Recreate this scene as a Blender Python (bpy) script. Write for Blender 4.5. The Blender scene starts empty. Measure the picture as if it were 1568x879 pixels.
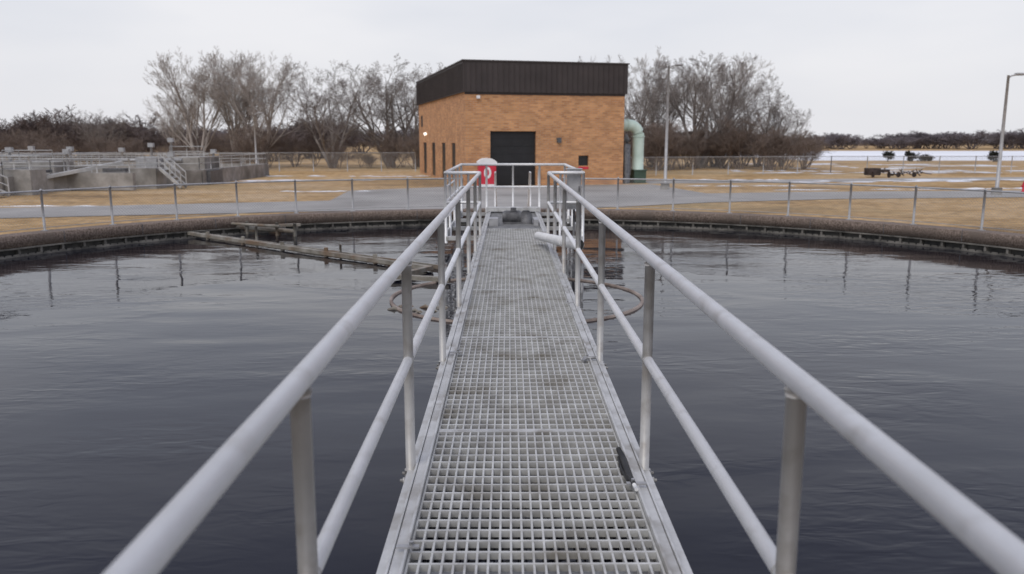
import bpy, math, random
import numpy as np
from mathutils import Vector, Matrix
random.seed(7)
scene = bpy.context.scene
COL = scene.collection
GZ = -0.90      # ground level (walkway deck is z = 0)
WZ = -0.32      # water level
TC = (0.0, 9.7) # tank centre
TR = 9.45       # tank inner radius

# ------------------------------------------------------------------ materials
def new_mat(name):
    m = bpy.data.materials.new(name); m.use_nodes = True
    nt = m.node_tree
    b = nt.nodes['Principled BSDF']
    return m, nt, b

def noise_mat(name, c1, c2, scale=5.0, rough=0.8, metal=0.0, bump=0.0, bscale=None, detail=6, lo=0.35, hi=0.65, stretch=None, c3=None, s3=1.0, t3=0.5):
    m, nt, b = new_mat(name)
    N, L = nt.nodes, nt.links
    tc = N.new('ShaderNodeTexCoord'); mp = N.new('ShaderNodeMapping')
    if stretch: mp.inputs['Scale'].default_value = stretch
    L.new(tc.outputs['Object'], mp.inputs['Vector'])
    n = N.new('ShaderNodeTexNoise'); n.inputs['Scale'].default_value = scale; n.inputs['Detail'].default_value = detail
    n.inputs['Roughness'].default_value = 0.65
    L.new(mp.outputs['Vector'], n.inputs['Vector'])
    r = N.new('ShaderNodeValToRGB')
    r.color_ramp.elements[0].position = lo; r.color_ramp.elements[0].color = (*c1, 1)
    r.color_ramp.elements[1].position = hi; r.color_ramp.elements[1].color = (*c2, 1)
    L.new(n.outputs['Fac'], r.inputs['Fac'])
    out = r.outputs['Color']
    if c3 is not None:
        n3 = N.new('ShaderNodeTexNoise'); n3.inputs['Scale'].default_value = s3; n3.inputs['Detail'].default_value = 5
        L.new(mp.outputs['Vector'], n3.inputs['Vector'])
        r3 = N.new('ShaderNodeValToRGB'); r3.color_ramp.elements[0].position = t3; r3.color_ramp.elements[1].position = t3+0.18
        L.new(n3.outputs['Fac'], r3.inputs['Fac'])
        mx = N.new('ShaderNodeMixRGB'); mx.inputs['Color2'].default_value = (*c3, 1)
        L.new(r3.outputs['Color'], mx.inputs['Fac']); L.new(out, mx.inputs['Color1'])
        out = mx.outputs['Color']
    L.new(out, b.inputs['Base Color'])
    b.inputs['Roughness'].default_value = rough; b.inputs['Metallic'].default_value = metal
    if bump > 0:
        nb = N.new('ShaderNodeTexNoise'); nb.inputs['Scale'].default_value = bscale or scale * 4; nb.inputs['Detail'].default_value = 4
        L.new(mp.outputs['Vector'], nb.inputs['Vector'])
        bp = N.new('ShaderNodeBump'); bp.inputs['Strength'].default_value = bump; bp.inputs['Distance'].default_value = 0.02
        L.new(nb.outputs['Fac'], bp.inputs['Height']); L.new(bp.outputs['Normal'], b.inputs['Normal'])
    return m

M = {}
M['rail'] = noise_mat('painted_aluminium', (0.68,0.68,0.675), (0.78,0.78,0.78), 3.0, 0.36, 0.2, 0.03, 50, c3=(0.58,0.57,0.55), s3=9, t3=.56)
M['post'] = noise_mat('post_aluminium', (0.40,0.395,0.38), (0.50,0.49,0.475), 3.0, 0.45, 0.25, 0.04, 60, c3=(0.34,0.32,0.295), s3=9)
M['channel'] = noise_mat('channel_aluminium', (0.44,0.44,0.43), (0.60,0.60,0.59), 4.0, 0.45, 0.25, 0.06, 50, c3=(0.32,0.305,0.28), s3=5)
M['grate'] = noise_mat('grating_grey', (0.38,0.375,0.36), (0.58,0.58,0.56), 7.0, 0.5, 0.15, 0.06, 60, c3=(0.27,0.25,0.215), s3=2.6, t3=.54)
M['galv'] = noise_mat('galvanised_steel', (0.33,0.33,0.335), (0.46,0.46,0.465), 8.0, 0.55, 0.4)
M['rail_dull'] = noise_mat('weathered_rail', (0.36,0.36,0.355), (0.50,0.50,0.49), 2.0, 0.6, 0.2)
M['pipe_white'] = noise_mat('white_pipe', (0.68,0.68,0.67), (0.80,0.80,0.79), 6.0, 0.4)
M['black'] = noise_mat('black_rubber_bore_shade', (0.010,0.010,0.011), (0.022,0.022,0.022), 12, 0.6)  # rubber of the hose; also blackens the pipe ends as painted shade
M['dark_metal'] = noise_mat('dark_grey_cast_metal', (0.07,0.07,0.075), (0.16,0.16,0.165), 9, 0.55, 0.2, 0.2)
M['implement'] = noise_mat('rusty_dark_machinery', (0.02,0.016,0.015), (0.07,0.05,0.045), 3, 0.8)
M['deckplate'] = noise_mat('grey_deck_plate', (0.16,0.16,0.16), (0.27,0.27,0.27), 6, 0.6, 0.2, 0.1)
M['aggregate'] = noise_mat('exposed_aggregate', (0.105,0.078,0.062), (0.29,0.225,0.185), 32, 0.9, 0, 0.6, 60, 3, 0.38, 0.66, c3=(0.15,0.118,0.097), s3=1.5)
M['conc'] = noise_mat('weathered_concrete', (0.22,0.21,0.195), (0.37,0.355,0.335), 1.5, 0.9, 0, 0.3, 30, c3=(0.15,0.14,0.125), s3=0.6)
M['darkconc'] = noise_mat('dark_mottled_concrete', (0.016,0.016,0.014), (0.075,0.07,0.06), 5, 0.6, 0, 0.4, 25)  # near-black mottled concrete for the wall below the rim
M['weir'] = noise_mat('weir_plate_stained', (0.045,0.042,0.036), (0.22,0.205,0.18), 2.5, 0.7, detail=8)
M['skimmer'] = noise_mat('stained_skimmer_steel', (0.13,0.115,0.09), (0.32,0.30,0.26), 3.5, 0.75, 0, 0.2, 30, c3=(0.17,0.11,0.065), s3=2)
M['feedring'] = noise_mat('rusty_feedwell', (0.16,0.12,0.10), (0.36,0.30,0.26), 4, 0.8)
M['fascia'] = noise_mat('dark_bronze_metal', (0.036,0.028,0.027), (0.054,0.043,0.041), 0.8, 0.55, 0.1)
M['doordark'] = noise_mat('dark_overhead_door', (0.008,0.008,0.009), (0.014,0.014,0.016), 2, 0.6)
M['glass'] = noise_mat('dark_window_glass', (0.010,0.010,0.012), (0.018,0.018,0.02), 2, 0.35)
M['mint'] = noise_mat('mint_painted_duct', (0.47,0.60,0.53), (0.58,0.70,0.63), 2, 0.5)
M['dgreen'] = noise_mat('dark_green_box', (0.035,0.07,0.05), (0.05,0.095,0.07), 3, 0.6)
M['red'] = noise_mat('red_plastic', (0.52,0.018,0.04), (0.62,0.03,0.06), 3, 0.4)
M['white'] = noise_mat('white_plastic', (0.72,0.72,0.72), (0.82,0.82,0.82), 3, 0.5)
M['snow'] = noise_mat('old_snow', (0.62,0.63,0.66), (0.80,0.81,0.83), 1.2, 0.9, 0, 0.3, 8)
M['ice'] = noise_mat('snow_covered_lake', (0.72,0.74,0.77), (0.88,0.89,0.91), 0.02, 0.8, stretch=(0.4,1,1))
M['road'] = noise_mat('worn_concrete_road', (0.28,0.27,0.255), (0.38,0.365,0.345), 0.5, 0.9, 0, 0.2, 20, c3=(0.23,0.22,0.205), s3=0.25)
M['bark'] = noise_mat('grey_bark', (0.17,0.148,0.135), (0.29,0.26,0.24), 1.5, 0.95)
M['barkpale'] = noise_mat('pale_bark', (0.30,0.265,0.235), (0.47,0.425,0.39), 1.5, 0.95)
M['brush'] = noise_mat('brown_brush_twigs', (0.13,0.098,0.08), (0.25,0.197,0.165), 0.9, 0.95)
M['brushdark'] = noise_mat('dark_brown_woods', (0.095,0.073,0.068), (0.18,0.143,0.132), 0.9, 0.95)
M['fartree_hazed'] = noise_mat('far_woods_hazed', (0.15,0.13,0.14), (0.23,0.205,0.22), 0.15, 0.95)  # distance haze is mixed into this bluish twig colour
M['conifer'] = noise_mat('dark_conifer', (0.012,0.014,0.011), (0.032,0.034,0.026), 3, 0.95)
M['lamp_on'] = new_mat('lit_lamp')[0]
b = M['lamp_on'].node_tree.nodes['Principled BSDF']
b.inputs['Emission Color'].default_value = (1,0.9,0.75,1); b.inputs['Emission Strength'].default_value = 1.6

def ground_mat():
    m, nt, b = new_mat('dormant_grass')
    N, L = nt.nodes, nt.links
    tc = N.new('ShaderNodeTexCoord')
    def noise(scale, det=6, stretch=(1,1,1)):
        mp = N.new('ShaderNodeMapping'); mp.inputs['Scale'].default_value = stretch
        L.new(tc.outputs['Object'], mp.inputs['Vector'])
        n = N.new('ShaderNodeTexNoise'); n.inputs['Scale'].default_value = scale; n.inputs['Detail'].default_value = det
        n.inputs['Roughness'].default_value = 0.7
        L.new(mp.outputs['Vector'], n.inputs['Vector']); return n
    a = noise(0.22, 8, (.6,1,1)); r = N.new('ShaderNodeValToRGB'); e = r.color_ramp.elements
    e[0].position = 0.34; e[0].color = (0.27,0.185,0.10,1)
    e[1].position = 0.64; e[1].color = (0.60,0.45,0.29,1)
    x = e.new(0.47); x.color = (0.50,0.335,0.165,1)
    L.new(a.outputs['Fac'], r.inputs['Fac'])
    f = noise(2.2, 9); r2 = N.new('ShaderNodeValToRGB')
    r2.color_ramp.elements[0].position = 0.34; r2.color_ramp.elements[0].color = (0.50,0.49,0.46,1)
    r2.color_ramp.elements[1].position = 0.66; r2.color_ramp.elements[1].color = (1.15,1.12,1.08,1)
    L.new(f.outputs['Fac'], r2.inputs['Fac'])
    mul = N.new('ShaderNodeMixRGB'); mul.blend_type = 'MULTIPLY'; mul.inputs['Fac'].default_value = 1
    L.new(r.outputs['Color'], mul.inputs['Color1']); L.new(r2.outputs['Color'], mul.inputs['Color2'])
    g = noise(0.09, 6, (.5,1,1)); r3 = N.new('ShaderNodeValToRGB'); r3.color_ramp.elements[0].position = 0.52; r3.color_ramp.elements[1].position = 0.68
    r3.color_ramp.elements[1].color = (0.6,0.6,0.6,1)
    L.new(g.outputs['Fac'], r3.inputs['Fac'])
    mg = N.new('ShaderNodeMixRGB'); mg.inputs['Color2'].default_value = (0.27,0.225,0.125,1)
    L.new(r3.outputs['Color'], mg.inputs['Fac']); L.new(mul.outputs['Color'], mg.inputs['Color1'])
    L.new(mg.outputs['Color'], b.inputs['Base Color']); b.inputs['Roughness'].default_value = 0.95
    b.inputs['Specular IOR Level'].default_value = 0.1
    bp = N.new('ShaderNodeBump'); bp.inputs['Strength'].default_value = 0.6; bp.inputs['Distance'].default_value = 0.05
    nb = noise(9, 6); L.new(nb.outputs['Fac'], bp.inputs['Height']); L.new(bp.outputs['Normal'], b.inputs['Normal'])
    return m
M['ground'] = ground_mat()

def water_mat():
    m, nt, b = new_mat('dark_tank_water')
    N, L = nt.nodes, nt.links
    b.inputs['Base Color'].default_value = (0.004,0.0045,0.010,1)
    b.inputs['Roughness'].default_value = 0.015; b.inputs['IOR'].default_value = 1.30
    tc = N.new('ShaderNodeTexCoord')
    def n(scale, stretch, det, rot=0, dist=.4):
        mp = N.new('ShaderNodeMapping'); mp.inputs['Scale'].default_value = stretch
        mp.inputs['Rotation'].default_value = (0,0,rot)
        L.new(tc.outputs['Object'], mp.inputs['Vector'])
        t = N.new('ShaderNodeTexNoise'); t.inputs['Scale'].default_value = scale; t.inputs['Detail'].default_value = det
        t.inputs['Distortion'].default_value = dist
        L.new(mp.outputs['Vector'], t.inputs['Vector']); return t.outputs['Fac']
    a = n(0.8, (0.6,1.3,1), 1, 0.3); c = n(5.5, (0.6,1.5,1), 2, -0.2); patch = n(0.32, (1,1.6,1), 2, 0.5, 1.0)
    mr = N.new('ShaderNodeMapRange'); mr.inputs['From Min'].default_value = 0.42; mr.inputs['From Max'].default_value = 0.62
    mr.inputs['To Min'].default_value = 0.16; L.new(patch, mr.inputs['Value'])
    mu = N.new('ShaderNodeMath'); mu.operation = 'MULTIPLY'; L.new(c, mu.inputs[0]); L.new(mr.outputs[0], mu.inputs[1])
    mu2 = N.new('ShaderNodeMath'); mu2.operation = 'MULTIPLY_ADD'; mu2.inputs[1].default_value = 0.42
    L.new(mu.outputs[0], mu2.inputs[0]); L.new(a, mu2.inputs[2])
    bp = N.new('ShaderNodeBump'); bp.inputs['Strength'].default_value = 1.0; bp.inputs['Distance'].default_value = 0.016
    L.new(mu2.outputs[0], bp.inputs['Height']); L.new(bp.outputs['Normal'], b.inputs['Normal'])
    return m
M['water'] = water_mat()

def brick_mat():
    m, nt, b = new_mat('orange_brick')
    N, L = nt.nodes, nt.links
    tc = N.new('ShaderNodeTexCoord'); sx = N.new('ShaderNodeSeparateXYZ'); L.new(tc.outputs['Object'], sx.inputs[0])
    ad = N.new('ShaderNodeMath'); L.new(sx.outputs['X'], ad.inputs[0]); L.new(sx.outputs['Y'], ad.inputs[1])
    cb = N.new('ShaderNodeCombineXYZ'); L.new(ad.outputs[0], cb.inputs['X']); L.new(sx.outputs['Z'], cb.inputs['Y'])
    br = N.new('ShaderNodeTexBrick'); L.new(cb.outputs[0], br.inputs['Vector'])
    br.inputs['Scale'].default_value = 1.0; br.inputs['Brick Width'].default_value = 0.30; br.inputs['Row Height'].default_value = 0.10
    br.inputs['Mortar Size'].default_value = 0.009; br.inputs['Bias'].default_value = -0.15
    br.inputs['Color1'].default_value = (0.56,0.285,0.125,1); br.inputs['Color2'].default_value = (0.36,0.165,0.075,1)
    br.inputs['Mortar'].default_value = (0.40,0.29,0.20,1)
    n = N.new('ShaderNodeTexNoise'); n.inputs['Scale'].default_value = 1.3; n.inputs['Detail'].default_value = 8; L.new(cb.outputs[0], n.inputs['Vector'])
    r = N.new('ShaderNodeValToRGB'); r.color_ramp.elements[0].position = 0.3; r.color_ramp.elements[0].color = (0.88,0.88,0.88,1)
    r.color_ramp.elements[1].position = 0.7; r.color_ramp.elements[1].color = (1.18,1.18,1.18,1); L.new(n.outputs['Fac'], r.inputs['Fac'])
    mu = N.new('ShaderNodeMixRGB'); mu.blend_type = 'MULTIPLY'; mu.inputs['Fac'].default_value = 1
    L.new(br.outputs['Color'], mu.inputs['Color1']); L.new(r.outputs['Color'], mu.inputs['Color2'])
    L.new(mu.outputs['Color'], b.inputs['Base Color']); b.inputs['Roughness'].default_value = 0.9
    return m
M['brick'] = brick_mat()

def chainlink_mat():
    m, nt, b = new_mat('chain_link_mesh')
    N, L = nt.nodes, nt.links
    b.inputs['Base Color'].default_value = (0.36,0.36,0.36,1); b.inputs['Roughness'].default_value = 0.5; b.inputs['Metallic'].default_value = 0.3
    uv = N.new('ShaderNodeUVMap'); sx = N.new('ShaderNodeSeparateXYZ'); L.new(uv.outputs[0], sx.inputs[0])
    def line(op):
        a = N.new('ShaderNodeMath'); a.operation = op; L.new(sx.outputs['X'], a.inputs[0]); L.new(sx.outputs['Y'], a.inputs[1])
        s = N.new('ShaderNodeMath'); s.operation = 'MULTIPLY'; s.inputs[1].default_value = 1/0.06; L.new(a.outputs[0], s.inputs[0])
        f = N.new('ShaderNodeMath'); f.operation = 'FRACT'; L.new(s.outputs[0], f.inputs[0])
        l = N.new('ShaderNodeMath'); l.operation = 'LESS_THAN'; l.inputs[1].default_value = 0.08; L.new(f.outputs[0], l.inputs[0])
        return l.outputs[0]
    mx = N.new('ShaderNodeMath'); mx.operation = 'MAXIMUM'; L.new(line('ADD'), mx.inputs[0]); L.new(line('SUBTRACT'), mx.inputs[1])
    L.new(mx.outputs[0], b.inputs['Alpha'])
    return m
M['chain'] = chainlink_mat()

# ------------------------------------------------------------------ mesh builder
class MB:
    def __init__(s): s.v = []; s.f = []; s.m = []; s.sm = []
    def face(s, pts, mi=0, smooth=False):
        o = len(s.v); s.v += [tuple(p) for p in pts]; s.f.append(tuple(range(o, o+len(pts)))); s.m.append(mi); s.sm.append(smooth)
    def box(s, a, c, mi=0, mat=None):
        (x0,y0,z0),(x1,y1,z1) = a, c
        P = [Vector(p) for p in [(x0,y0,z0),(x1,y0,z0),(x1,y1,z0),(x0,y1,z0),(x0,y0,z1),(x1,y0,z1),(x1,y1,z1),(x0,y1,z1)]]
        if mat is not None: P = [mat @ p for p in P]
        o = len(s.v); s.v += [tuple(p) for p in P]
        for q in [(0,3,2,1),(4,5,6,7),(0,1,5,4),(1,2,6,5),(2,3,7,6),(3,0,4,7)]:
            s.f.append(tuple(o+i for i in q)); s.m.append(mi); s.sm.append(False)
    def beam(s, p0, p1, w, h, mi=0):
        p0 = Vector(p0); p1 = Vector(p1); d = p1-p0; L = d.length
        rot = d.to_track_quat('Y','Z').to_matrix().to_4x4(); mt = Matrix.Translation(p0) @ rot
        s.box((-w/2,0,-h/2),(w/2,L,h/2),mi,mt)
    def path(s, pts, rs, n=12, mi=0, caps=True):
        pts = [Vector(p) for p in pts]
        if not isinstance(rs, (list,tuple)): rs = [rs]*len(pts)
        o = len(s.v)
        for i,p in enumerate(pts):
            if i == 0: d = pts[1]-pts[0]
            elif i == len(pts)-1: d = pts[-1]-pts[-2]
            else: d = (pts[i+1]-p).normalized() + (p-pts[i-1]).normalized()
            d.normalize()
            up = Vector((0,0,1)) if abs(d.z) < 0.95 else Vector((0,1,0))
            a = d.cross(up).normalized(); c = a.cross(d).normalized()
            for k in range(n):
                t = 2*math.pi*k/n
                s.v.append(tuple(p + (a*math.cos(t)+c*math.sin(t))*rs[i]))
        for i in range(len(pts)-1):
            for k in range(n):
                s.f.append((o+i*n+k, o+i*n+(k+1)%n, o+(i+1)*n+(k+1)%n, o+(i+1)*n+k)); s.m.append(mi); s.sm.append(True)
        if caps:
            s.f.append(tuple(o+k for k in range(n))); s.m.append(mi); s.sm.append(False)
            q = o+(len(pts)-1)*n
            s.f.append(tuple(q+k for k in reversed(range(n)))); s.m.append(mi); s.sm.append(False)
    def lathe(s, prof, centre, n=96, mi=0, a0=0, a1=2*math.pi, smooth=True, closed=False):
        full = abs(a1-a0-2*math.pi) < 1e-6; o = len(s.v); cnt = n if full else n+1
        for i in range(cnt):
            t = a0+(a1-a0)*i/n
            for (r,z) in prof: s.v.append((centre[0]+r*math.cos(t), centre[1]+r*math.sin(t), z))
        k = len(prof)
        for i in range(n):
            j = (i+1)%cnt
            for q in range(k if closed else k-1):
                q2 = (q+1)%k
                s.f.append((o+i*k+q, o+j*k+q, o+j*k+q2, o+i*k+q2)); s.m.append(mi); s.sm.append(smooth)
    def obj(s, name, mats, parent=None, loc=None, bevel=0):
        me = bpy.data.meshes.new(name); me.from_pydata(s.v, [], s.f)
        for mm in mats: me.materials.append(M[mm])
        me.polygons.foreach_set('material_index', s.m); me.polygons.foreach_set('use_smooth', s.sm); me.update()
        ob = bpy.data.objects.new(name, me); COL.objects.link(ob)
        if parent: ob.parent = parent
        if loc: ob.location = loc
        if bevel:
            bv = ob.modifiers.new('bevel','BEVEL'); bv.width = bevel; bv.segments = 2
        return ob
def empty(name, loc=(0,0,0), rz=0, parent=None):
    e = bpy.data.objects.new(name, None); COL.objects.link(e); e.location = loc; e.rotation_euler = (0,0,rz); e.empty_display_size = 0.3
    if parent: e.parent = parent
    return e

# ------------------------------------------------------------------ ground, road, lake
g = MB(); g.face([(-1500,-200,GZ),(1500,-200,GZ),(1500,2500,GZ),(-1500,2500,GZ)]); g.obj('ground', ['ground'])

def strip(name, left, right, z, mat):
    b = MB()
    for i in range(len(left)-1):
        b.face([(*left[i],z),(*left[i+1],z),(*right[i+1],z),(*right[i],z)][::-1])
    return b.obj(name, [mat])
nearline = [(-60,23.5),(-30,24.2),(-20,25.5),(-12,27.8),(-5,29.5),(3,30.5),(8,33.2),(14,35.2),(24,36.4),(40,37.5),(90,40)]
farline  = [(-60,28.0),(-30,28.8),(-20,30.2),(-12,32.8),(-5,35.2),(3,37.0),(8,38.6),(14,40.0),(24,41.0),(40,42.2),(90,45)]
strip('road', nearline, farline, GZ+0.004, 'road')
strip('road_kerb', [(x,y-0.16) for x,y in nearline], nearline, GZ+0.03, 'conc')
b = MB(); b.face([(-7.5,34,GZ+0.008),(9.5,37,GZ+0.008),(8.0,46.8,GZ+0.008),(-3.0,44.7,GZ+0.008),(-8,41,GZ+0.008)]); b.obj('concrete_apron', ['road'])
b = MB(); b.face([(8,47.5,GZ+0.006),(90,62,GZ+0.006),(90,66,GZ+0.006),(8,51.0,GZ+0.006)]); b.obj('gravel_track', ['road'])
b = MB(); b.face([(36,100,GZ+0.01),(400,92,GZ+0.01),(600,185,GZ+0.01),(30,185,GZ+0.01)]); b.obj('frozen_lake', ['ice'])

se = empty('snow_patches')
rs_ = random.Random(77)
SN = [(-22,30.8,6,.16,.12),(-9,40.3,2.0,.2,.1),(-14,51,5,.3,0.05),(-17,57.5,5,.45,0),(-9,57,3,.4,0),
      (13,45,3,.25,.1),(22,50,7,.6,.15),(30,52,6,.7,.1),(27,64,7,1.0,.1),(40,66,9,1.5,.1),(31,74,5,1.3,0),(52,80,12,2,0),(22,66,4,.8,0),
      (20,41.9,6,.16,.08),(28,43,4,.2,.1),(60,72,8,1.8,0),(14.5,52,2.5,.3,0),(34,84,9,1.4,0)]
def snow_blob(b, x, y, rx, ry, rot):
    n = 26; ring = []; ph = [rs_.uniform(0,6.28) for _ in range(4)]
    for i in range(n):
        t = 2*math.pi*i/n
        k = 1+0.3*math.sin(2*t+ph[0])+0.24*math.sin(3*t+ph[1])+0.2*math.sin(5*t+ph[2])+rs_.uniform(-.12,.12)
        px, py = rx*k*math.cos(t), ry*k*math.sin(t)
        ring.append((x+px*math.cos(rot)-py*math.sin(rot), y+px*math.sin(rot)+py*math.cos(rot)))
    for i in range(n):
        a, c = ring[i], ring[(i+1)%n]
        b.face([(*a,GZ+0.012),(*c,GZ+0.012),(x,y,GZ+0.05)], 0, True)
for i,(x,y,rx,ry,ro) in enumerate(SN):
    b = MB(); m_ = 9
    for k in range(m_):
        f = rs_.uniform(-1,1); f2 = rs_.gauss(0,1.0)
        sz = rs_.uniform(.05,.24)
        snow_blob(b, x+rx*f*math.cos(ro)-ry*f2*math.sin(ro), y+rx*f*math.sin(ro)+ry*f2, rx*sz, ry*rs_.uniform(.3,.9), ro)
    b.obj('patch_%d'%i, ['snow'], se)

# ------------------------------------------------------------------ tank
tank = empty('clarifier_tank')
b = MB(); b.lathe([(TR,-1.4),(TR,-0.20)], TC, 160); b.obj('inner_wall_dark', ['darkconc'], tank)
b = MB(); b.lathe([(TR+.001,-0.20),(TR-.05,-0.20),(TR-.05,-0.012),(TR-.038,0.0),(TR+.36,0.0),(TR+.372,-0.012),(TR+.372,-1.0)], TC, 160)
b.obj('rim_wall', ['aggregate'], tank)
b = MB(); n = 420; wr = TR-.36
for i in range(n):
    t0 = 2*math.pi*i/n; t1 = 2*math.pi*(i+1)/n; tm = (t0+t1)/2; ta = t0*.65+t1*.35; tb = t0*.35+t1*.65
    P = lambda t,z,r=wr: (TC[0]+r*math.cos(t), TC[1]+r*math.sin(t), z)
    b.face([P(t0,-.5),P(tm,-.5),P(tm,-.305),P(ta,-.275),P(t0,-.275)])
    b.face([P(tm,-.5),P(t1,-.5),P(t1,-.275),P(tb,-.275),P(tm,-.305)])
b.obj('weir_plate', ['weir'], tank)
b = MB()
for i in range(150):
    t = 2*math.pi*i/150
    mt = Matrix.Translation((TC[0],TC[1],0)) @ Matrix.Rotation(t,4,'Z')
    b.box((TR-.07,-.02,-.36),(TR+.01,.02,-.235),0,mt)
b.obj('launder_brackets', ['weir'], tank)
b = MB(); b.lathe([(TR-.05,-.232),(TR-.085,-.232),(TR-.085,-.208),(TR-.05,-.208)], TC, 160, smooth=False, closed=True); b.obj('ledge_strip', ['weir'], tank)
b = MB()
for i in range(0,40):
    t = 2*math.pi*(i+.5)/40
    mt = Matrix.Translation((TC[0],TC[1],0)) @ Matrix.Rotation(t,4,'Z')
    b.box((TR-.054,-.006,-.196),(TR+.37,.006,.003),0,mt)
b.obj('rim_joints', ['dark_metal'], tank)
b = MB(); ringn = 128
b.v = [(TC[0]+(TR-.001)*math.cos(2*math.pi*i/ringn), TC[1]+(TR-.001)*math.sin(2*math.pi*i/ringn), WZ) for i in range(ringn)]
b.f = [tuple(range(ringn))]; b.m=[0]; b.sm=[False]
b.obj('water', ['water'])

fw = empty('feedwell_ring')
b = MB(); b.lathe([(1.515,-.5),(1.515,-.298),(1.55,-.298),(1.55,-.5)], (0,9.95), 72, closed=True); b.obj('ring', ['feedring'], fw)
b = MB(); b.path([(0,9.95,-1.2),(0,9.95,-.1)], .2, 20); b.obj('centre_column', ['skimmer'], fw)
b = MB(); rnd = random.Random(5)
for i in range(14):
    x = -1.25+rnd.uniform(-.25,.35); y = 9.2+rnd.uniform(-.15,.25); s_ = rnd.uniform(.03,.07)
    b.path([(x,y,WZ-.01),(x+s_,y+s_*.3,WZ+.012),(x+s_*2,y+s_*.2,WZ-.01)], [s_*.3,s_*.4,s_*.2], 7)
b.obj('floating_scum', ['skimmer'], fw)

sk = empty('skimmer_arm')
b = MB()
b.beam((-6.5,16.45,-.25),(-1.25,12.0,-.27),.09,.06)
b.beam((-6.35,16.65,-.31),(-1.1,12.2,-.31),.03,.10)
b.beam((-1.25,12.0,-.26),(-1.7,11.2,-.27),.10,.06)
b.beam((-1.7,11.2,-.26),(-.9,11.0,-.27),.09,.06)
for t in (.1,.28,.46,.64,.82):
    x = -6.5+t*5.25; y = 16.45-t*4.45; b.box((x-.03,y-.03,-.5),(x+.03,y+.03,-.17))
b.obj('arm_beam', ['skimmer'], sk)
b = MB()
b.path([(-6.4,17.5,-.20),(-5.3,16.9,-.20),(-4.4,16.5,-.22)], .045, 10)
b.path([(-6.1,17.2,-.12),(-4.7,16.5,-.12)], .03, 8)
b.path([(-6.5,16.7,-.22),(-5.6,17.8,-.16)], .05, 8)
for x,y in ((-6.2,17.3),(-5.5,16.95),(-4.8,16.65),(-4.4,16.5)): b.path([(x,y,-.6),(x,y,-.06)], .035, 8)
b.box((-5.7,17.2,-.5),(-4.9,17.7,-.22)); b.beam((-5.5,17.0,-.17),(-4.5,17.35,-.17),.12,.05)
b.path([(-4.9,15.6,-.5),(-4.9,15.6,-.02)], .025, 8); b.path([(-2.9,13.6,-.5),(-2.9,13.6,-.12)], .02, 8)
b.obj('scum_trough', ['skimmer'], sk)

# ------------------------------------------------------------------ catwalk
WEND = 15.0; PEND = 18.75
cw = empty('catwalk')
b = MB()
nx = 23; x0 = -.487; pitch = .974/(nx-1)
for i in range(nx):
    x = x0+i*pitch; b.box((x-.0045,-1.5,-.034),(x+.0045,WEND,-.002))
y = -1.5
while y < WEND:
    b.box((-.487,y-.0065,-.030),(.487,y+.0065,-.0005)); y += .092
b.obj('grating', ['grate'], cw)
b = MB()
for y in (0.0,2.19,4.38,6.58,8.78,10.98,13.18):
    b.box((-.487,y-.022,-.04),(.487,y-.003,.0015)); b.box((-.487,y+.003,-.04),(.487,y+.022,.0015))
for y in (1.2,2.95,5.2,7.4,9.6,11.8,14.0):
    b.box((-.49,y-.03,-.16),(.49,y+.03,-.05))
b.obj('panel_bands', ['channel'], cw)
b = MB()
for sgn in (-1,1):
    def bx(xa,xb,za,zb,y0=-1.5,y1=PEND):
        b.box((min(sgn*xa,sgn*xb),y0,za),(max(sgn*xa,sgn*xb),y1,zb))
    bx(.494,.506,-.06,.022); bx(.508,.548,-.02,.004); bx(.550,.560,-.26,.012); bx(.562,.600,-.025,-.015); bx(.49,.548,-.26,-.245)
b.obj('side_channels', ['channel'], cw, bevel=.002)
b = MB(); b.box((-.487,WEND+.02,-.05),(.487,PEND,-.02))
for i in range(18): b.box((-.48,WEND+.1+i*.2,-.019),(.48,WEND+.11+i*.2,-.012))
b.obj('platform_plate', ['deckplate'], cw)
b = MB(); b.box((-1.2,14.03,-.12),(-1.172,PEND,.02)); b.box((1.172,14.03,-.12),(1.2,PEND,.02)); b.box((-.6,PEND-.35,.014),(.6,PEND-.05,.10)); b.box((-.6,PEND+.0,-.14),(.6,PEND+.9,-.01))
for s in (-1,1):
    for yy in (14.03,15.6,17.2,18.65):
        a,c = sorted((s*.602,s*1.17)); b.box((a,yy-.03,-.1),(c,yy+.03,-.03))
b.obj('platform_edges', ['channel'], cw)
b = MB()
for y,x in ((5.85,.50),(3.6,.50),(7.9,.5),(3.0,-.50),(6.0,-.5)):
    s = 1 if x>0 else -1
    b.box((min(x-.05*s,x+.04*s),y-.012,.0225),(max(x-.05*s,x+.04*s),y+.012,.03)); b.path([(x-.02*s,y,.02),(x-.02*s,y,.048)], .009, 8)
b.path([(.44,5.8,.012),(.47,5.85,.02),(.54,5.83,.03)], .012, 8)
b.obj('grating_clips', ['galv'], cw)

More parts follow.
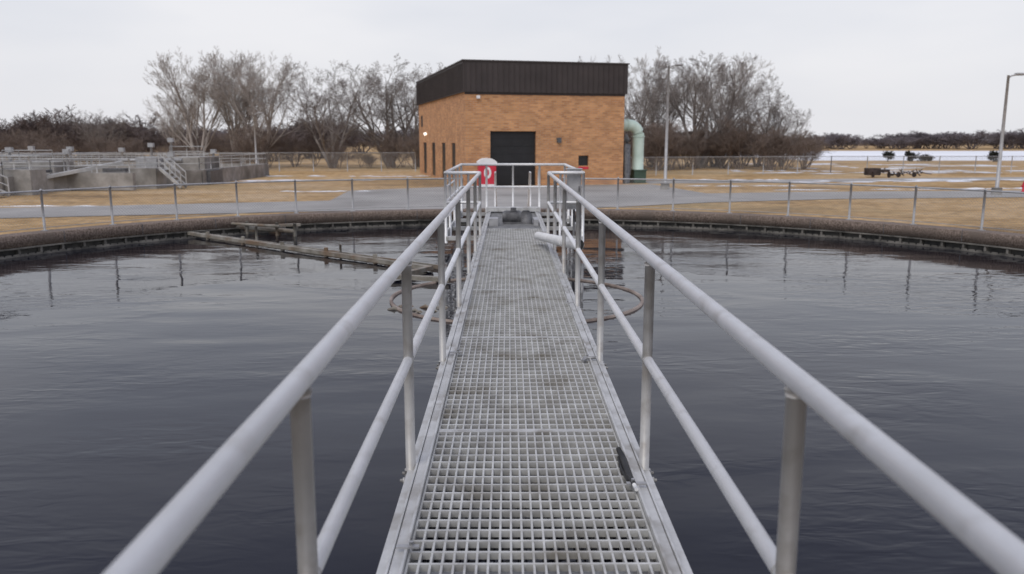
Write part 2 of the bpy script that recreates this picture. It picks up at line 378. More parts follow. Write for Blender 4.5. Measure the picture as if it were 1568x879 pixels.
RZ = 1.07-.024; MZ = .545
posts_y = [-.18+2.03*i for i in range(0,8)]
def side_rail(name, sgn):
    PX = .586 if sgn<0 else .578
    hr = empty(name); yend = posts_y[-1]
    b = MB()
    b.path([(sgn*PX,-1.2,RZ),(sgn*PX,yend-.06,RZ),(sgn*(PX+.02),yend-.015,RZ),(sgn*(PX+.07),yend,RZ),(sgn*1.17,yend,RZ)], .0275, 24)
    b.path([(sgn*PX,-1.2,MZ),(sgn*PX,yend,MZ),], .0235, 20)
    b.path([(sgn*PX,yend,MZ),(sgn*1.17,yend,MZ)], .0235, 12)
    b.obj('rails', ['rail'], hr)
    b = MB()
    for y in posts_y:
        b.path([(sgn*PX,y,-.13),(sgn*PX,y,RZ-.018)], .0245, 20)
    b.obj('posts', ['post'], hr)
    b = MB()
    for y in posts_y:
        b.path([(sgn*PX,y,RZ-.038),(sgn*PX,y,RZ-.021)], [.0255,.029], 20)
        b.path([(sgn*PX,y-.032,MZ),(sgn*PX,y-.024,MZ)], .0250, 16); b.path([(sgn*PX,y+.024,MZ),(sgn*PX,y+.032,MZ)], .0250, 16)
        b.path([(sgn*PX,y,-.09),(sgn*PX,y,-.02)], .032, 16)
        a, c = sorted((sgn*.545,sgn*.61))
        b.box((a,y-.06,-.15),(c-.0,y+.06,-.088))
        for yy in (y-.045,y+.045):
            a, c = sorted((sgn*.56,sgn*.635)); b.path([(a,yy,-.06),(c,yy,-.06)], .0085, 8)
            b.path([(sgn*.612,yy,-.06),(sgn*.622,yy,-.06)], .016, 6)
    b.obj('fittings', ['post'], hr)
    return hr
side_rail('walkway_handrail', -1); side_rail('walkway_handrail', 1)

pr = empty('platform_guardrail')
b = MB(); yb = PEND
y0 = posts_y[-1]
for s in (-1,1):
    for z,r in ((RZ,.0275),(MZ,.0235)):
        b.path([(s*1.17,y0,z),(s*1.17,yb,z)], r, 14)
    for y in (y0, y0+1.0, y0+2.3, y0+3.4, yb): b.path([(s*1.17,y,-.15),(s*1.17,y,RZ)], .0245, 14)
    b.path([(s*.78,y0,-.1),(s*.78,y0,RZ)], .02, 12)
    for z in (.28,.8): b.path([(s*1.17,y0,z),(s*1.17,y0+2.3,z)], .016, 8)
    b.path([(s*.6,yb,-.1),(s*.6,yb,RZ)], .0245, 12)
for z,r in ((RZ,.0275),(MZ,.0235)): b.path([(-1.17,yb,z),(1.17,yb,z)], r, 14)
b.path([(0,yb,0),(0,yb,RZ)], .02, 12)
for s in (-1,1):
    for z in (.82,.42):
        b.path([(s*.42,yb+.9,z),(s*.42,yb+1.5,z),(s*.42,yb+3.0,z-.9)], .02, 10)
    b.path([(s*.42,yb+.9,0),(s*.42,yb+.9,.82)], .02, 10); b.path([(s*.42,yb+3.0,-.9),(s*.42,yb+3.0,-.08)], .02, 10)
b.obj('guardrail', ['rail'], pr)
b = MB()
for i in range(5): b.box((-.45,yb+1.25+i*.28,-.18*(i+1)-.04),(.45,yb+1.53+i*.28,-.18*(i+1)))
b.obj('steps', ['galv'], pr)

cp = empty('control_panel_box')
b = MB(); b.box((.90,14.10,.42),(1.14,14.28,1.10)); b.box((.915,14.092,.45),(1.125,14.10,1.07)); b.box((.88,14.08,1.10),(1.16,14.3,1.115)); b.obj('enclosure', ['galv'], cp, bevel=.006)
b = MB(); b.path([(1.03,14.2,-.1),(1.03,14.2,.42)], .02, 10); b.box((1.095,14.08,.72),(1.11,14.092,.82)); b.obj('conduit_and_latch', ['dark_metal'], cp)

dm = empty('drive_motor')
b = MB(); b.path([(-.22,16.1,.10),(-.18,16.1,.10),(.12,16.1,.10),(.20,16.1,.10)], [.09,.13,.13,.07], 20)
for i in range(8): b.path([(-.15+i*.035,16.1,.10),(-.138+i*.035,16.1,.10)], .145, 20)
b.box((-.2,15.95,-.019),(.18,16.25,.02)); b.path([(.24,16.05,-.02),(.24,16.05,.16),(.24,16.05,.24)], [.12,.12,.06], 16); b.box((-.06,16.02,.22),(.05,16.16,.29))
b.obj('motor_body', ['dark_metal'], dm)
b = MB(); b.box((-.47,15.6,-.018),(-.30,15.9,.12)); b.box((.38,15.6,-.018),(.47,16.2,.10)); b.obj('brackets', ['galv'], dm)

wp = empty('drain_pipe')
p0 = Vector((.36,12.6,.14)); p1 = Vector((.74,9.75,.36)); d = (p1-p0).normalized()
b = MB(); b.path([p0,p1], .064, 28, caps=False); b.obj('pipe', ['pipe_white'], wp)
b = MB(); b.path([p1-d*.03,p1+d*.001], .056, 24); b.path([p0,p0+d*.01], .062, 20); b.obj('pipe_bore_shade', ['black'], wp)  # black plugs stand in for the shade inside the hollow pipe
b = MB(); b.path([p1-d*.06,p1+d*.0], .068, 28, caps=False); b.path([p1-d*.9,p1-d*.86], .070, 20); b.obj('pipe_lip', ['pipe_white'], wp)

hs = empty('rubber_hose_piece')
b = MB(); b.path([(.468,4.02,.03),(.475,3.86,.03),(.474,3.70,.028),(.482,3.58,.028)], [.013,.017,.016,.012], 12)
b.path([(.458,3.95,.015),(.455,3.8,.012),(.465,3.65,.015)], [.006,.010,.006], 8)
b.obj('hose', ['black'], hs)
b = MB(); b.path([(.482,3.585,.028),(.486,3.53,.026)], [.010,.009], 12); b.obj('hose_nipple', ['pipe_white'], hs)

# ------------------------------------------------------------------ rim fence (chain-link)
FR = TR+.25; FH = .72
fe = empty('chain_link_fence')
a_gap = math.radians(7)
pb = MB()
angs = []
stp = 1.27/FR
t = math.pi/2 - a_gap
while t > -math.radians(62): angs.append(t); t -= stp
right = list(angs); left = [math.pi-a for a in right]
for side in (right,left):
    for t in side:
        x,y = TC[0]+FR*math.cos(t), TC[1]+FR*math.sin(t)
        pb.path([(x,y,-.01),(x,y,FH)], .022, 10); pb.path([(x,y,FH),(x,y,FH+.03)], [.027,.008], 10)
        pb.box((x-.05,y-.05,.001),(x+.05,y+.05,.012))
    dense = []
    for i in range(len(side)-1):
        for q in range(5): dense.append(side[i]+(side[i+1]-side[i])*q/5)
    dense.append(side[-1])
    for z,r in ((FH-.015,.016),(.06,.006)):
        pb.path([(TC[0]+FR*math.cos(t),TC[1]+FR*math.sin(t),z) for t in dense], r, 8)
pb.obj('fence_posts_and_rails', ['galv'], fe)
def fabric(name, pts2d, z0, z1, parent):
    me = bpy.data.meshes.new(name); v=[]; f=[]; uv=[]; s=0
    for i,p in enumerate(pts2d):
        if i: s += math.dist(p,pts2d[i-1])
        v += [(p[0],p[1],z0),(p[0],p[1],z1)]; uv += [(s,0),(s,z1-z0)]
    for i in range(len(pts2d)-1): f.append((2*i,2*i+2,2*i+3,2*i+1))
    me.from_pydata(v,[],f); l = me.uv_layers.new(name='UVMap')
    for li,lp in enumerate(me.loops): l.data[li].uv = uv[lp.vertex_index]
    me.materials.append(M['chain']); o = bpy.data.objects.new(name,me); COL.objects.link(o); o.parent = parent
for side,nm in ((right,'fabric_a'),(left,'fabric_b')):
    pts = []
    for i in range(60):
        t = side[0]+(side[-1]-side[0])*i/59
        pts.append((TC[0]+(FR-.03)*math.cos(t), TC[1]+(FR-.03)*math.sin(t)))
    fabric(nm, pts, .03, FH-.02, fe)

def straight_fence(pts, h, step):
    e = empty('chain_link_fence'); b = MB()
    for (x0,y0),(x1,y1) in zip(pts[:-1],pts[1:]):
        L = math.dist((x0,y0),(x1,y1)); n = max(1,int(L/step))
        for i in range(n+1):
            x = x0+(x1-x0)*i/n; y = y0+(y1-y0)*i/n; b.path([(x,y,GZ),(x,y,GZ+h)], .035, 6)
        b.path([(x0,y0,GZ+h-.03),(x1,y1,GZ+h-.03)], .022, 6)
    b.obj('posts', ['galv'], e); fabric('fabric', pts, GZ+.03, GZ+h-.03, e)
straight_fence([(-48,66),(-7.5,66)], 1.5, 2.6)
straight_fence([(7.6,58),(24,62),(70,62)], 1.3, 2.6)

# ------------------------------------------------------------------ brick building
def wall_panels(b, w, h, openings, tr, mi=0, depth=.22):
    us = sorted({0,w,*[o[0] for o in openings],*[o[1] for o in openings]}); zs = sorted({0,h,*[o[2] for o in openings],*[o[3] for o in openings]})
    for i in range(len(us)-1):
        for j in range(len(zs)-1):
            cu=(us[i]+us[i+1])/2; cz=(zs[j]+zs[j+1])/2
            if any(o[0]<cu<o[1] and o[2]<cz<o[3] for o in openings): continue
            b.face([tr(us[i],zs[j],0),tr(us[i+1],zs[j],0),tr(us[i+1],zs[j+1],0),tr(us[i],zs[j+1],0)],mi)
    for (a,c,z0,z1) in openings:
        b.face([tr(a,z0,0),tr(a,z1,0),tr(a,z1,depth),tr(a,z0,depth)],mi); b.face([tr(c,z0,0),tr(c,z0,depth),tr(c,z1,depth),tr(c,z1,0)],mi)
        b.face([tr(a,z1,0),tr(c,z1,0),tr(c,z1,depth),tr(a,z1,depth)],mi); b.face([tr(a,z0,0),tr(a,z0,depth),tr(c,z0,depth),tr(c,z0,0)],mi)
BW, BD, BH, FB = 9.1, 18.0, 6.6, 5.0
bd = empty('brick_building', (-2.42,45,GZ), math.radians(14))
fo = [(1.37,3.95,0,2.95),(6.42,7.02,1.05,1.62)]
lo = [(3.1,4.3,0.12,2.3),(6.5,7.8,0.12,2.3),(10.5,11.9,0.12,2.3),(14.4,15.9,0.12,2.3),(16.0,17.1,3.4,4.2)]
b = MB()
wall_panels(b, BW, FB, fo, lambda u,z,k:(u,k,z))
wall_panels(b, BD, FB, lo, lambda u,z,k:(k,u,z), depth=.06)
wall_panels(b, BD, FB, [], lambda u,z,k:(BW-k,u,z)); wall_panels(b, BW, FB, [], lambda u,z,k:(u,BD-k,z))
b.obj('walls', ['brick'], bd)
b = MB(); b.box((1.36,.18,0),(3.96,.24,2.96))
for i in range(7): b.box((1.37,.168,.05+i*.42),(3.95,.179,.41+i*.42))
b.obj('overhead_door', ['doordark'], bd)
b = MB()
b.box((6.41,.12,1.04),(7.03,.18,1.63)); 
for o in lo: b.box((.035,o[0]-.01,o[2]-.01),(.08,o[1]+.01,o[3]+.01))
b.obj('windows', ['glass'], bd)
b = MB()
e = .12
b.box((-e,-e,FB),(BW+e,0.0,BH)); b.box((-e,BD,FB),(BW+e,BD+e,BH)); b.box((-e,0.0,FB),(0,BD,BH)); b.box((BW,0,FB),(BW+e,BD,BH))
u = 0.0
while u < BW+.1: b.box((u-.02,-e-.035,FB+.03),(u+.02,-e,BH-.1)); u += .3
u = 0.0
while u < BD+.1: b.box((-e-.035,u-.02,FB+.03),(-e,u+.02,BH-.1)); u += .3
b.obj('metal_fascia', ['fascia'], bd)
b = MB(); b.box((-e-.06,-e-.06,BH),(BW+e+.06,.1,BH+.07)); b.box((-e-.06,.1,BH),(.1,BD+e,BH+.07)); b.box((BW-.1,.1,BH),(BW+e+.06,BD+e,BH+.07)); b.obj('parapet_cap', ['fascia'], bd)
b = MB(); b.face([(0,0,BH-.3),(BW,0,BH-.3),(BW,BD,BH-.3),(0,BD,BH-.3)]); b.path([(4,9,BH-.3),(4,9,BH+.0)], .1, 10); b.path([(1.0,12,BH-.3),(1.0,12,BH+.7)], .05, 8); b.obj('roof', ['conc'], bd)
b = MB()
b.box((5.13,-.16,2.35),(5.37,-.003,2.60)); b.box((5.16,-.19,2.32),(5.34,-.16,2.45))
b.obj('wall_light', ['dark_metal'], bd)
b = MB(); b.box((.60,-.2,4.66),(.78,-.021,4.82)); b.path([(4.1,-.1,0),(4.1,-.1,.85)], .07, 10); b.path([(1.22,-.35,0),(1.22,-.35,.85)], .07, 10); b.obj('fixture_and_bollards', ['white'], bd)  # upper white box is a light fixture, left unlit; the posts are bollards
b = MB(); b.box((6.42,-.02,.86),(7.02,-.003,1.0)); b.obj('hose_bib_panel', ['red'], bd)
b = MB(); b.path([(-.22,14.0,2.85),(-.05,14.0,2.92)], [.10,.08], 12); b.obj('wall_lamp', ['lamp_on'], bd)
b = MB(); b.box((-.03,-.02,4.88),(BW+.02,-.003,4.998)); b.obj('trim', ['fascia'], bd)

du = empty('exhaust_duct', (-2.42,45,GZ), math.radians(14))
b = MB()
pts = [(9.10,.9,3.32),(9.55,.9,3.32)]
for i in range(1,9):
    a = math.pi/2*(1-i/8); pts.append((9.75+.62*math.cos(a), .9, 2.70+.62*math.sin(a)))
pts += [(10.37,.9,1.6),(10.37,.9,.55)]
b.path(pts, .33, 22)
for z in (2.65,.60): b.path([(10.37,.9,z),(10.37,.9,z+.07)], .37, 22)
b.path([(9.6,.9,3.32),(9.67,.9,3.32)], .37, 22)
b.obj('duct', ['mint'], du)
b = MB(); b.box((10.0,.5,.02),(10.75,1.3,.72)); b.box((9.96,.46,.72),(10.79,1.34,.78)); b.obj('base_box', ['dgreen'], du)
b = MB(); b.path([(9.45,.35,0),(9.45,.35,2.2),(9.45,.35,2.45),(9.5,.7,2.75)], [.2,.2,.16,.1], 16); b.box((9.25,.2,.5),(9.65,.3,1.1)); b.obj('grey_riser', ['dark_metal'], du)

cb = empty('utility_cabinet', (-1.25,43.6,GZ), math.radians(8))
b = MB(); b.box((-.46,-.4,.0),(.46,.4,1.22)); b.obj('body', ['red'], cb, bevel=.04)
b = MB()
pr_ = [(-.5,1.22),(-.5,1.34),(-.36,1.46),(-.2,1.53),(0,1.55),(.2,1.53),(.36,1.46),(.5,1.34),(.5,1.22)]
b.face([(x,-.45,z) for x,z in pr_]); b.face([(x,.45,z) for x,z in pr_][::-1])
for (xa,za),(xc,zc) in zip(pr_[:-1],pr_[1:]): b.face([(xa,-.45,za),(xa,.45,za),(xc,.45,zc),(xc,-.45,zc)])
b.obj('domed_roof', ['white'], cb)
b = MB(); oval = [(.19*math.cos(t*math.pi/12), .80+.30*math.sin(t*math.pi/12)) for t in range(24)]
inn = [(.08*math.cos(t*math.pi/12), .80+.17*math.sin(t*math.pi/12)) for t in range(24)]
for i in range(24):
    j=(i+1)%24; b.face([(oval[i][0],-.405,oval[i][1]),(oval[j][0],-.405,oval[j][1]),(inn[j][0],-.405,inn[j][1]),(inn[i][0],-.405,inn[i][1])])
b.box((-.42,-.404,.08),(.42,-.401,.2)); b.obj('door_emblem', ['white'], cb)

# ------------------------------------------------------------------ street lamps
def lamp(x, y, h, sgn=1, r=.085):
    e = empty('street_lamp', (x,y,GZ))
    b = MB(); b.path([(0,0,0.05),(0,0,h*.5),(0,0,h)], [r,r*.85,r*.65], 12)
    b.path([(0,0,h-.12),(sgn*.15,0,h-.02),(sgn*.38,0,h+.02)], .035, 8); b.obj('pole', ['galv'], e)
    b = MB(); b.path([(0,0,0),(0,0,.32)], [.24,.22], 16); b.obj('footing', ['conc'], e)
    b = MB(); b.box((min(sgn*.30,sgn*.70),-.12,h-.0),(max(sgn*.30,sgn*.70),.12,h+.10)); b.obj('head', ['galv'], e, bevel=.03)
    b = MB(); b.box((min(sgn*.38,sgn*.66),-.09,h-.012),(max(sgn*.38,sgn*.66),.09,h-.001)); b.obj('lens', ['glass'], e)
lamp(7.85,42.0,6.1); lamp(22.4,38.0,5.35); lamp(-20.1,66,4.5,1,.08)

def hydrant(x,y):
    e = empty('fire_hydrant', (x,y,GZ)); b = MB()
    b.path([(0,0,0),(0,0,.05)], .14, 14); b.path([(0,0,.05),(0,0,.4),(0,0,.5),(0,0,.56)], [.09,.09,.07,.02], 14); b.path([(0,0,.38),(0,0,.42)], .11, 14)
    b.path([(-.15,0,.3),(.15,0,.3)], .045, 10); b.path([(0,-.15,.28),(0,0,.28)], .055, 10); b.path([(0,0,.56),(0,0,.6)], .025, 6)
    b.obj('hydrant_body', ['red'], e)
hydrant(24.6,39.5)

# ------------------------------------------------------------------ left basin complex
lb = empty('treatment_basin')
A = [(-46,36.0),(-22.8,37.3),(-22.4,40.5),(-17.2,46.0),(-17.0,58),(-46,58)]
WT = GZ+.85
b = MB()
for i in range(len(A)-1):
    (xa,ya),(xc,yc) = A[i],A[i+1]; b.beam((xa,ya,GZ+.38),(xc,yc,GZ+.38),.35,.94)
for yy in (41,46.5,52): b.beam((-46,yy,GZ+.46),(-18.6,yy,GZ+.46),.3,.84)
b.box((-30,38.5,GZ),(-27.5,40.2,GZ+.62)); b.box((-46,42,GZ),(-25,44.5,GZ+.55))
b.box((-46,36.4,GZ),(-27.0,37.0,GZ+1.2)); b.box((-26.2,43.0,GZ),(-23.6,45.0,GZ+1.35)); b.box((-20.0,49,GZ),(-18.0,51.5,GZ+1.5))
x = -45.5
while x < -23.5: b.box((x,35.75+(x+46)*.056,GZ),(x+.22,36.0+(x+46)*.056,GZ+.80)); x += 2.3
b.box((-23.2,37.7,GZ),(-21.8,39.0,GZ+1.15)); b.box((-19.6,42.6,GZ),(-18.2,43.9,GZ+1.05))
b.obj('concrete_walls', ['conc'], lb)
b = MB()
def railrun(p,q,z0,h,step=1.6,r=.026):
    L = math.dist(p,q); n = max(1,int(L/step))
    for i in range(n+1):
        x=p[0]+(q[0]-p[0])*i/n; y=p[1]+(q[1]-p[1])*i/n; b.path([(x,y,z0),(x,y,z0+h)], r, 6)
    for zz in (h,h*.52): b.path([(p[0],p[1],z0+zz),(q[0],q[1],z0+zz)], r, 6)
for i in range(len(A)-1): railrun(A[i],A[i+1],WT,.68)
for yy in (41,46.5,52): railrun((-46,yy),(-18.8,yy),WT,.72)
for xx in (-27.6,-26.4,-34.1,-32.9): railrun((xx,37.3),(xx,56),WT,.80)
railrun((-26.2,43),(-23.6,43),GZ+1.35,.6,.8); railrun((-20,49),(-18,49),GZ+1.5,.6,.8); railrun((-23.2,37.7),(-21.8,37.7),GZ+1.15,.6,.6)
b.obj('railings', ['rail_dull'], lb)
b = MB()
b.box((-27.6,37.3,WT-.04),(-26.4,56,WT+.03)); b.box((-34.1,36.8,WT-.04),(-32.9,56,WT+.03))
def stair(xa,ya,za,xb,yb_,zb,w_,steps):
    for s_ in (-w_/2,w_/2):
        b.beam((xa,ya+s_,za),(xb,yb_+s_,zb),.06,.16); b.beam((xa,ya+s_,za+.75),(xb,yb_+s_,zb+.75),.04,.04); b.beam((xa,ya+s_,za+.4),(xb,yb_+s_,zb+.4),.03,.03)
        for k in (0,.5,1): b.box((xa+(xb-xa)*k-.02,ya+(yb_-ya)*k+s_-.02,za+(zb-za)*k),(xa+(xb-xa)*k+.02,ya+(yb_-ya)*k+s_+.02,za+(zb-za)*k+.75))
    for k in range(steps):
        f = (k+.5)/steps; x = xa+(xb-xa)*f; y = ya+(yb_-ya)*f; z = za+(zb-za)*f; b.box((x-.13,y-w_/2,z-.02),(x+.13,y+w_/2,z+.02))
stair(-24.6,36.2,GZ+1.15,-22.0,35.9,GZ+.1,.8,7); stair(-18.1,43.2,GZ+1.05,-16.8,42.6,GZ+.1,.7,5)
b.box((-26.4,35.9,GZ+1.10),(-24.7,37.0,GZ+1.18)); b.beam((-30.5,38.6,GZ+.95),(-25.4,38.1,GZ+1.45),.3,.16); b.beam((-22.5,40,GZ+.7),(-19.8,42.4,GZ+1.35),.4,.16)
b.obj('catwalks_and_stairs', ['rail_dull'], lb)
b = MB()
for (x,y,h) in ((-26.4,44,2.1),(-28.6,45,2.3),(-21.5,50,2.3),(-20.5,50.5,2.6),(-18.5,52,1.9),(-30.5,40,1.8),(-24.2,52,2.0),(-19.2,47.2,1.8),(-23.4,44,2.0),(-25.3,48,2.1),(-29.8,52,2.1)):
    b.path([(x,y,GZ+.3),(x,y,GZ+h)], .07, 8); b.box((x-.16,y-.12,GZ+h-.25),(x+.16,y+.12,GZ+h))
b.path([(-29.4,41,GZ+1.5),(-28.3,41,GZ+2.25),(-28.0,41,GZ+2.25)], .09, 8); b.path([(-27.6,42,GZ+1.6),(-26.6,42,GZ+2.1)], .12, 8)
b.path([(-24,49,GZ+1.3),(-19.3,49,GZ+1.3)], .14, 10); b.box((-21.6,48,GZ+.6),(-20.4,49,GZ+1.5)); b.path([(-33,39,GZ+1.1),(-29,39.4,GZ+1.15)], .12, 10)
b.obj('valves_and_pipes', ['galv'], lb)
b = MB()
for (x0_,x1_,y_) in ((-25.8,-23.2,41.5),(-21.6,-20.4,44.0),(-45,-35,38.5)): b.box((x0_,y_,GZ+.1),(x1_,y_+.6,GZ+1.0))
b.box((-17.05,46.5,GZ+.1),(-16.8,48.5,GZ+.8))
b.obj('basin_shade_blocks', ['dark_metal'], lb)  # solid dark blocks; shade at the basin walls put in as colour

# ------------------------------------------------------------------ trees
def rvec(rnd): 
    return Vector((rnd.gauss(0,1),rnd.gauss(0,1),rnd.gauss(0,1)))
def build_tree(seed, H, spread, maxl=5, stems=3, rbase=.16, twig=.006, kids=(8,5,5,4,4), up=.05, wob=.07, lenf=(.42,.66)):
    rnd = random.Random(seed); b = MB(); tips = []
    def grow(p, d, L, r, lev):
        ns = (7,5,4,3,2,1)[min(lev,5)]
        n = (8,6,4,3,3,3)[min(lev,5)]
        pts=[p]; rs=[r]; dd=[d]
        for i in range(ns):
            d = (d + rvec(rnd)*(wob+.02*lev) + Vector((0,0,up))).normalized()
            p = p + d*(L/ns); pts.append(p); rs.append(max(twig*.6, r*(1-.78*(i+1)/ns))); dd.append(d)
        b.path(pts, rs, n, caps=False)
        if lev >= maxl: tips.append(p.z); return
        nk = kids[lev]
        for k in range(nk):
            t = (.22 + .78*(k+rnd.random()*.8)/nk)
            t = min(t,.99); f = t*ns; i = int(f); q = pts[i].lerp(pts[i+1], f-i); base = dd[min(i+1,ns)]
            side = rvec(rnd); side = (side - base*side.dot(base)).normalized()
            ang = rnd.uniform(.35,.80)*spread
            nd = (base*math.cos(ang)+side*math.sin(ang)); nd.z += .10; nd.normalize()
            nl = L*rnd.uniform(*lenf)*(1.15-.5*t); nr = max(twig, r*(1-.78*t)*.58)
            grow(q, nd, nl, nr, lev+1)
    for s in range(stems):
        a = 2*math.pi*(s+rnd.random()*.5)/stems; lean = (.15+.36*rnd.random())*spread if stems>1 else .03
        d = Vector((math.cos(a)*lean, math.sin(a)*lean, 1)).normalized()
        grow(Vector((math.cos(a)*.12*(stems>1),math.sin(a)*.12*(stems>1),-.1)), d, H*rnd.uniform(.72,.84), rbase*rnd.uniform(.75,1), 0)
    me = bpy.data.meshes.new('bare_tree_mesh'); me.from_pydata(b.v,[],b.f)
    me.polygons.foreach_set('use_smooth', [True]*len(b.f)); me.update()
    return me, float(np.percentile(tips, 97))
TM = [build_tree(11, 10, .92, 5, 5, .15, .0065, up=.05, wob=.045), build_tree(23, 10, 1.15, 5, 4, .19, .0072, up=.025),
      build_tree(37, 10, .90, 5, 5, .15, .0065, up=.05, wob=.045), build_tree(51, 10, 1.2, 5, 4, .21, .0072, up=.025)]
for i,(me,z) in enumerate(TM): me.materials.append(M['barkpale'] if i in (0,2) else M['bark'])
def tree(k, x, y, h, wx=1.0, rz=0):
    me, zs = TM[k]; o = bpy.data.objects.new('bare_tree', me); COL.objects.link(o)
    s = h/zs; o.location = (x,y,GZ); o.scale = (s*wx,s*wx,s); o.rotation_euler = (0,0,rz)
for t in [(0,-28.4,76,9.6,1.15,.4),(2,-25.4,78,9.9,1.15,2.0),(0,-22.2,75,9.5,1.15,3.3),
          (1,-15.8,74,8.8,1.25,.9),(3,-11.2,78,9.1,1.2,2.6),(3,-8.4,77,8.2,1.0,4.0),
          (1,11.0,76,9.4,1.1,1.3),(3,17.0,74,9.6,1.15,5.2),(0,19.9,79,9.6,1.1,1.8),(1,22.9,77,7.8,1.05,3.0),(3,25.5,78,5.4,1.0,.5),(2,14.0,80,9.7,1.1,4.1),
          (2,-33.8,86,6.4,1.1,.3),(1,-45,92,5.4,1.2,1.2)]:
    tree(*t)

KB = (8,5,4,4,3)
BM = []
for sd in (3,5,8,13):
    me, z = build_tree(sd, 4, 1.1, 4, 5, .045, .0085, KB, up=.03, wob=.09); me.materials.append(M['brush']); BM.append((me,z))
BD_ = []
for sd in (3,5,8):
    me, z = build_tree(sd+40, 4, 1.1, 4, 5, .05, .014, KB, up=.04, wob=.08); me.materials.append(M['brushdark']); BD_.append((me,z))
FM = []
for sd in (4,6):
    me, z = build_tree(sd, 4, 1.15, 3, 6, .06, .022, (8,6,6,5), up=.04, wob=.08); me.materials.append(M['fartree_hazed']); FM.append((me,z))
rnd = random.Random(99)
def thicket(name, n, xr, yr, hr, BMs, wx=(1.0,1.6), hfun=None):
    e = empty(name)
    for i in range(n):
        x = rnd.uniform(*xr); y = rnd.uniform(*yr); h = rnd.uniform(*hr)
        if hfun: h *= hfun(x,y)
        me, zs = BMs[rnd.randrange(len(BMs))]; o = bpy.data.objects.new('shrub_%d'%i, me); COL.objects.link(o); o.parent = e
        s = h/zs; w = s*rnd.uniform(*wx); o.location = (x,y,GZ); o.scale = (w,w,s); o.rotation_euler = (0,0,rnd.uniform(0,6.28))
und = lambda x,y: .70+.28*math.sin(x*.55)+.15*math.sin(x*1.7+1)
thicket('brush_thicket', 75, (-55,-7), (70,84), (2.0,3.8), BM, hfun=und)
thicket('brush_thicket', 48, (9.5,26.5), (68,82), (2.4,4.3), BM, hfun=lambda x,y: 1.0 if x<23 else .75)
thicket('brush_thicket', 85, (-95,-22), (95,122), (3.4,5.4), BD_, (1.2,2.0), hfun=lambda x,y: .88+.18*math.sin(x*.21)+.1*math.sin(x*.9))
thicket('distant_tree_line', 60, (-110,10), (150,170), (3.4,5.0), FM, (1.3,2.4))
thicket('distant_tree_line', 150, (45,260), (215,250), (3.0,5.0), FM, (1.6,3.0), hfun=lambda x,y: .92+.2*math.sin(x*.05)+.1*math.sin(x*.23))

def bush(x,y,h,w,seed):
    r = random.Random(seed); b = MB(); b.path([(0,0,0),(0,0,h*.7)], [.07,.02], 8)
    lobes = [(r.uniform(-.7,.7)*w, r.uniform(-.4,.4)*w, h*r.uniform(.2,.75), w*r.uniform(.18,.45)) for _ in range(9)]
    for i in range(1300):
        lx,ly,lz,lr = lobes[i%9]; v = rvec(r)*lr*.55
        p = Vector((lx+v.x, ly+v.y, max(.03,lz+v.z*.9))); s = .07
        b.face([p+rvec(r)*s, p+rvec(r)*s, p+rvec(r)*s])
    b.obj('evergreen_shrub', ['conifer'], None, (x,y,GZ))
for i,c in enumerate([(43.3,95,1.3,.8),(46.6,96,1.3,.9),(48.6,97,.8,1.0),(55.4,95,1.3,.9)]): bush(*c,i)

fm = empty('farm_implement', (26.0,55.5,GZ), math.radians(4))
b = MB(); r = random.Random(3)
b.beam((-2.0,0,.42),(-.6,.1,.45),.3,.16); b.box((-2.1,-.2,.15),(-1.3,.5,.62)); b.path([(-1.9,-.3,.2),(-1.86,-.3,.2)], .2, 14); b.path([(-.8,-.3,.2),(-.76,-.3,.2)], .2, 14)
for i in range(26):
    x = r.uniform(-1.2,2.2); y = r.uniform(-.4,.8); L_ = r.uniform(.3,1.1)
    b.beam((x,y,r.uniform(.02,.35)),(x+L_*r.uniform(-.8,.8),y+r.uniform(-.2,.3),r.uniform(.1,.6)),.05,.05)
for x in (.2,1.3): b.path([(x,.3,.17),(x+.05,.32,.17)], .17, 12)
b.obj('frame_and_discs', ['implement'], fm)

# ------------------------------------------------------------------ world & light
w = bpy.data.worlds.new('World'); scene.world = w; w.use_nodes = True
nt = w.node_tree; N, L = nt.nodes, nt.links
bg = N['Background']
sky = N.new('ShaderNodeTexSky'); sky.sky_type = 'NISHITA'; sky.sun_disc = False
EL, AZ = math.radians(52), math.radians(205)
sky.sun_elevation = EL; sky.sun_rotation = AZ; sky.dust_density = 3
sc = N.new('ShaderNodeVectorMath'); sc.operation = 'SCALE'; sc.inputs['Scale'].default_value = 0.10; L.new(sky.outputs[0], sc.inputs[0])
tc = N.new('ShaderNodeTexCoord'); sx = N.new('ShaderNodeSeparateXYZ'); L.new(tc.outputs['Generated'], sx.inputs[0])
mp = N.new('ShaderNodeMapping'); mp.inputs['Scale'].default_value = (1,1,3.4); L.new(tc.outputs['Generated'], mp.inputs['Vector'])
n = N.new('ShaderNodeTexNoise'); n.inputs['Scale'].default_value = 2.0; n.inputs['Detail'].default_value = 4; n.inputs['Roughness'].default_value = .5; L.new(mp.outputs[0], n.inputs['Vector'])
cr = N.new('ShaderNodeValToRGB'); cr.color_ramp.elements[0].position = .32; cr.color_ramp.elements[0].color = (.68,.715,.80,1)
cr.color_ramp.elements[1].position = .66; cr.color_ramp.elements[1].color = (.90,.90,.935,1); L.new(n.outputs['Fac'], cr.inputs['Fac'])
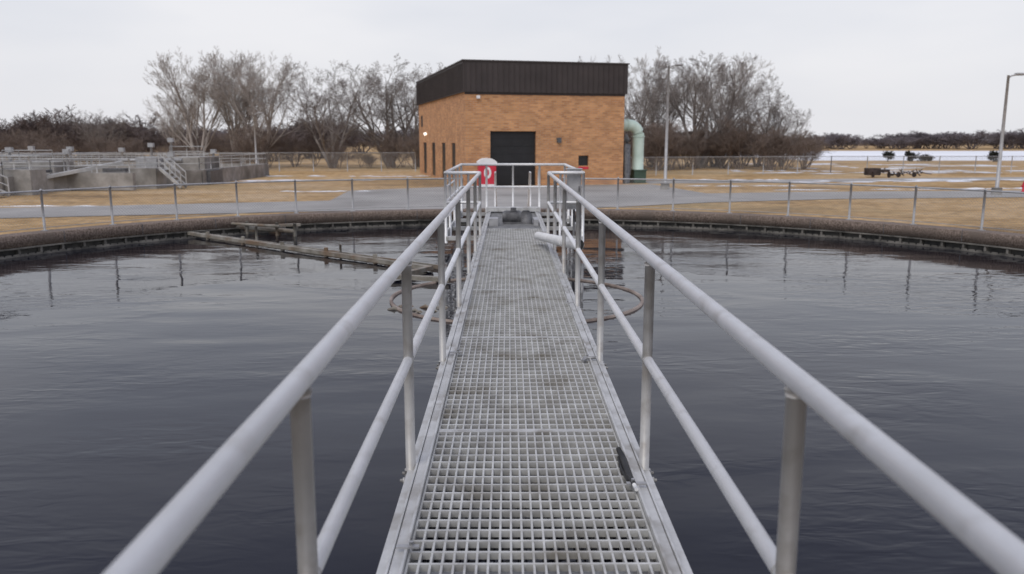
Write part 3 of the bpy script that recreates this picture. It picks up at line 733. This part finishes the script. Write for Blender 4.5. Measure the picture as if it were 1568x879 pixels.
hz = N.new('ShaderNodeMapRange'); hz.inputs['From Min'].default_value = 0; hz.inputs['From Max'].default_value = .20; hz.inputs['To Min'].default_value = .65; hz.inputs['To Max'].default_value = 0
L.new(sx.outputs['Z'], hz.inputs['Value'])
mh = N.new('ShaderNodeMixRGB'); mh.inputs['Color2'].default_value = (.90,.885,.90,1); L.new(hz.outputs[0], mh.inputs['Fac']); L.new(cr.outputs[0], mh.inputs['Color1'])
zr = N.new('ShaderNodeMapRange'); zr.inputs['From Min'].default_value = .17; zr.inputs['From Max'].default_value = .5; zr.inputs['To Max'].default_value = .85
L.new(sx.outputs['Z'], zr.inputs['Value'])
mz = N.new('ShaderNodeMixRGB'); mz.inputs['Color2'].default_value = (.52,.555,.74,1); L.new(zr.outputs[0], mz.inputs['Fac']); L.new(mh.outputs[0], mz.inputs['Color1'])
ms = N.new('ShaderNodeMixRGB'); ms.inputs['Fac'].default_value = .92; L.new(sc.outputs[0], ms.inputs['Color1']); L.new(mz.outputs[0], ms.inputs['Color2'])
L.new(ms.outputs[0], bg.inputs['Color']); bg.inputs['Strength'].default_value = 1.0
sd = bpy.data.lights.new('sun','SUN'); sd.energy = 1.5; sd.angle = math.radians(40); sd.color = (1,.95,.87)
so = bpy.data.objects.new('sun', sd); COL.objects.link(so)
dirv = Vector((math.sin(AZ)*math.cos(EL), math.cos(AZ)*math.cos(EL), math.sin(EL)))
so.rotation_euler = dirv.to_track_quat('Z','Y').to_euler()

# ------------------------------------------------------------------ camera
cd = bpy.data.cameras.new('camera'); co = bpy.data.objects.new('camera', cd); COL.objects.link(co)
cd.lens = 28.9; cd.sensor_width = 36; cd.clip_end = 5000; cd.clip_start = .05
co.location = (-.097,0,1.6); co.rotation_euler = (math.radians(90-10.17),0,math.radians(-.23))
cd.dof.use_dof = True; cd.dof.focus_distance = 5.5; cd.dof.aperture_fstop = 2.8
scene.camera = co
scene.view_settings.view_transform = 'Standard'; scene.view_settings.look = 'None'; scene.view_settings.exposure = 0
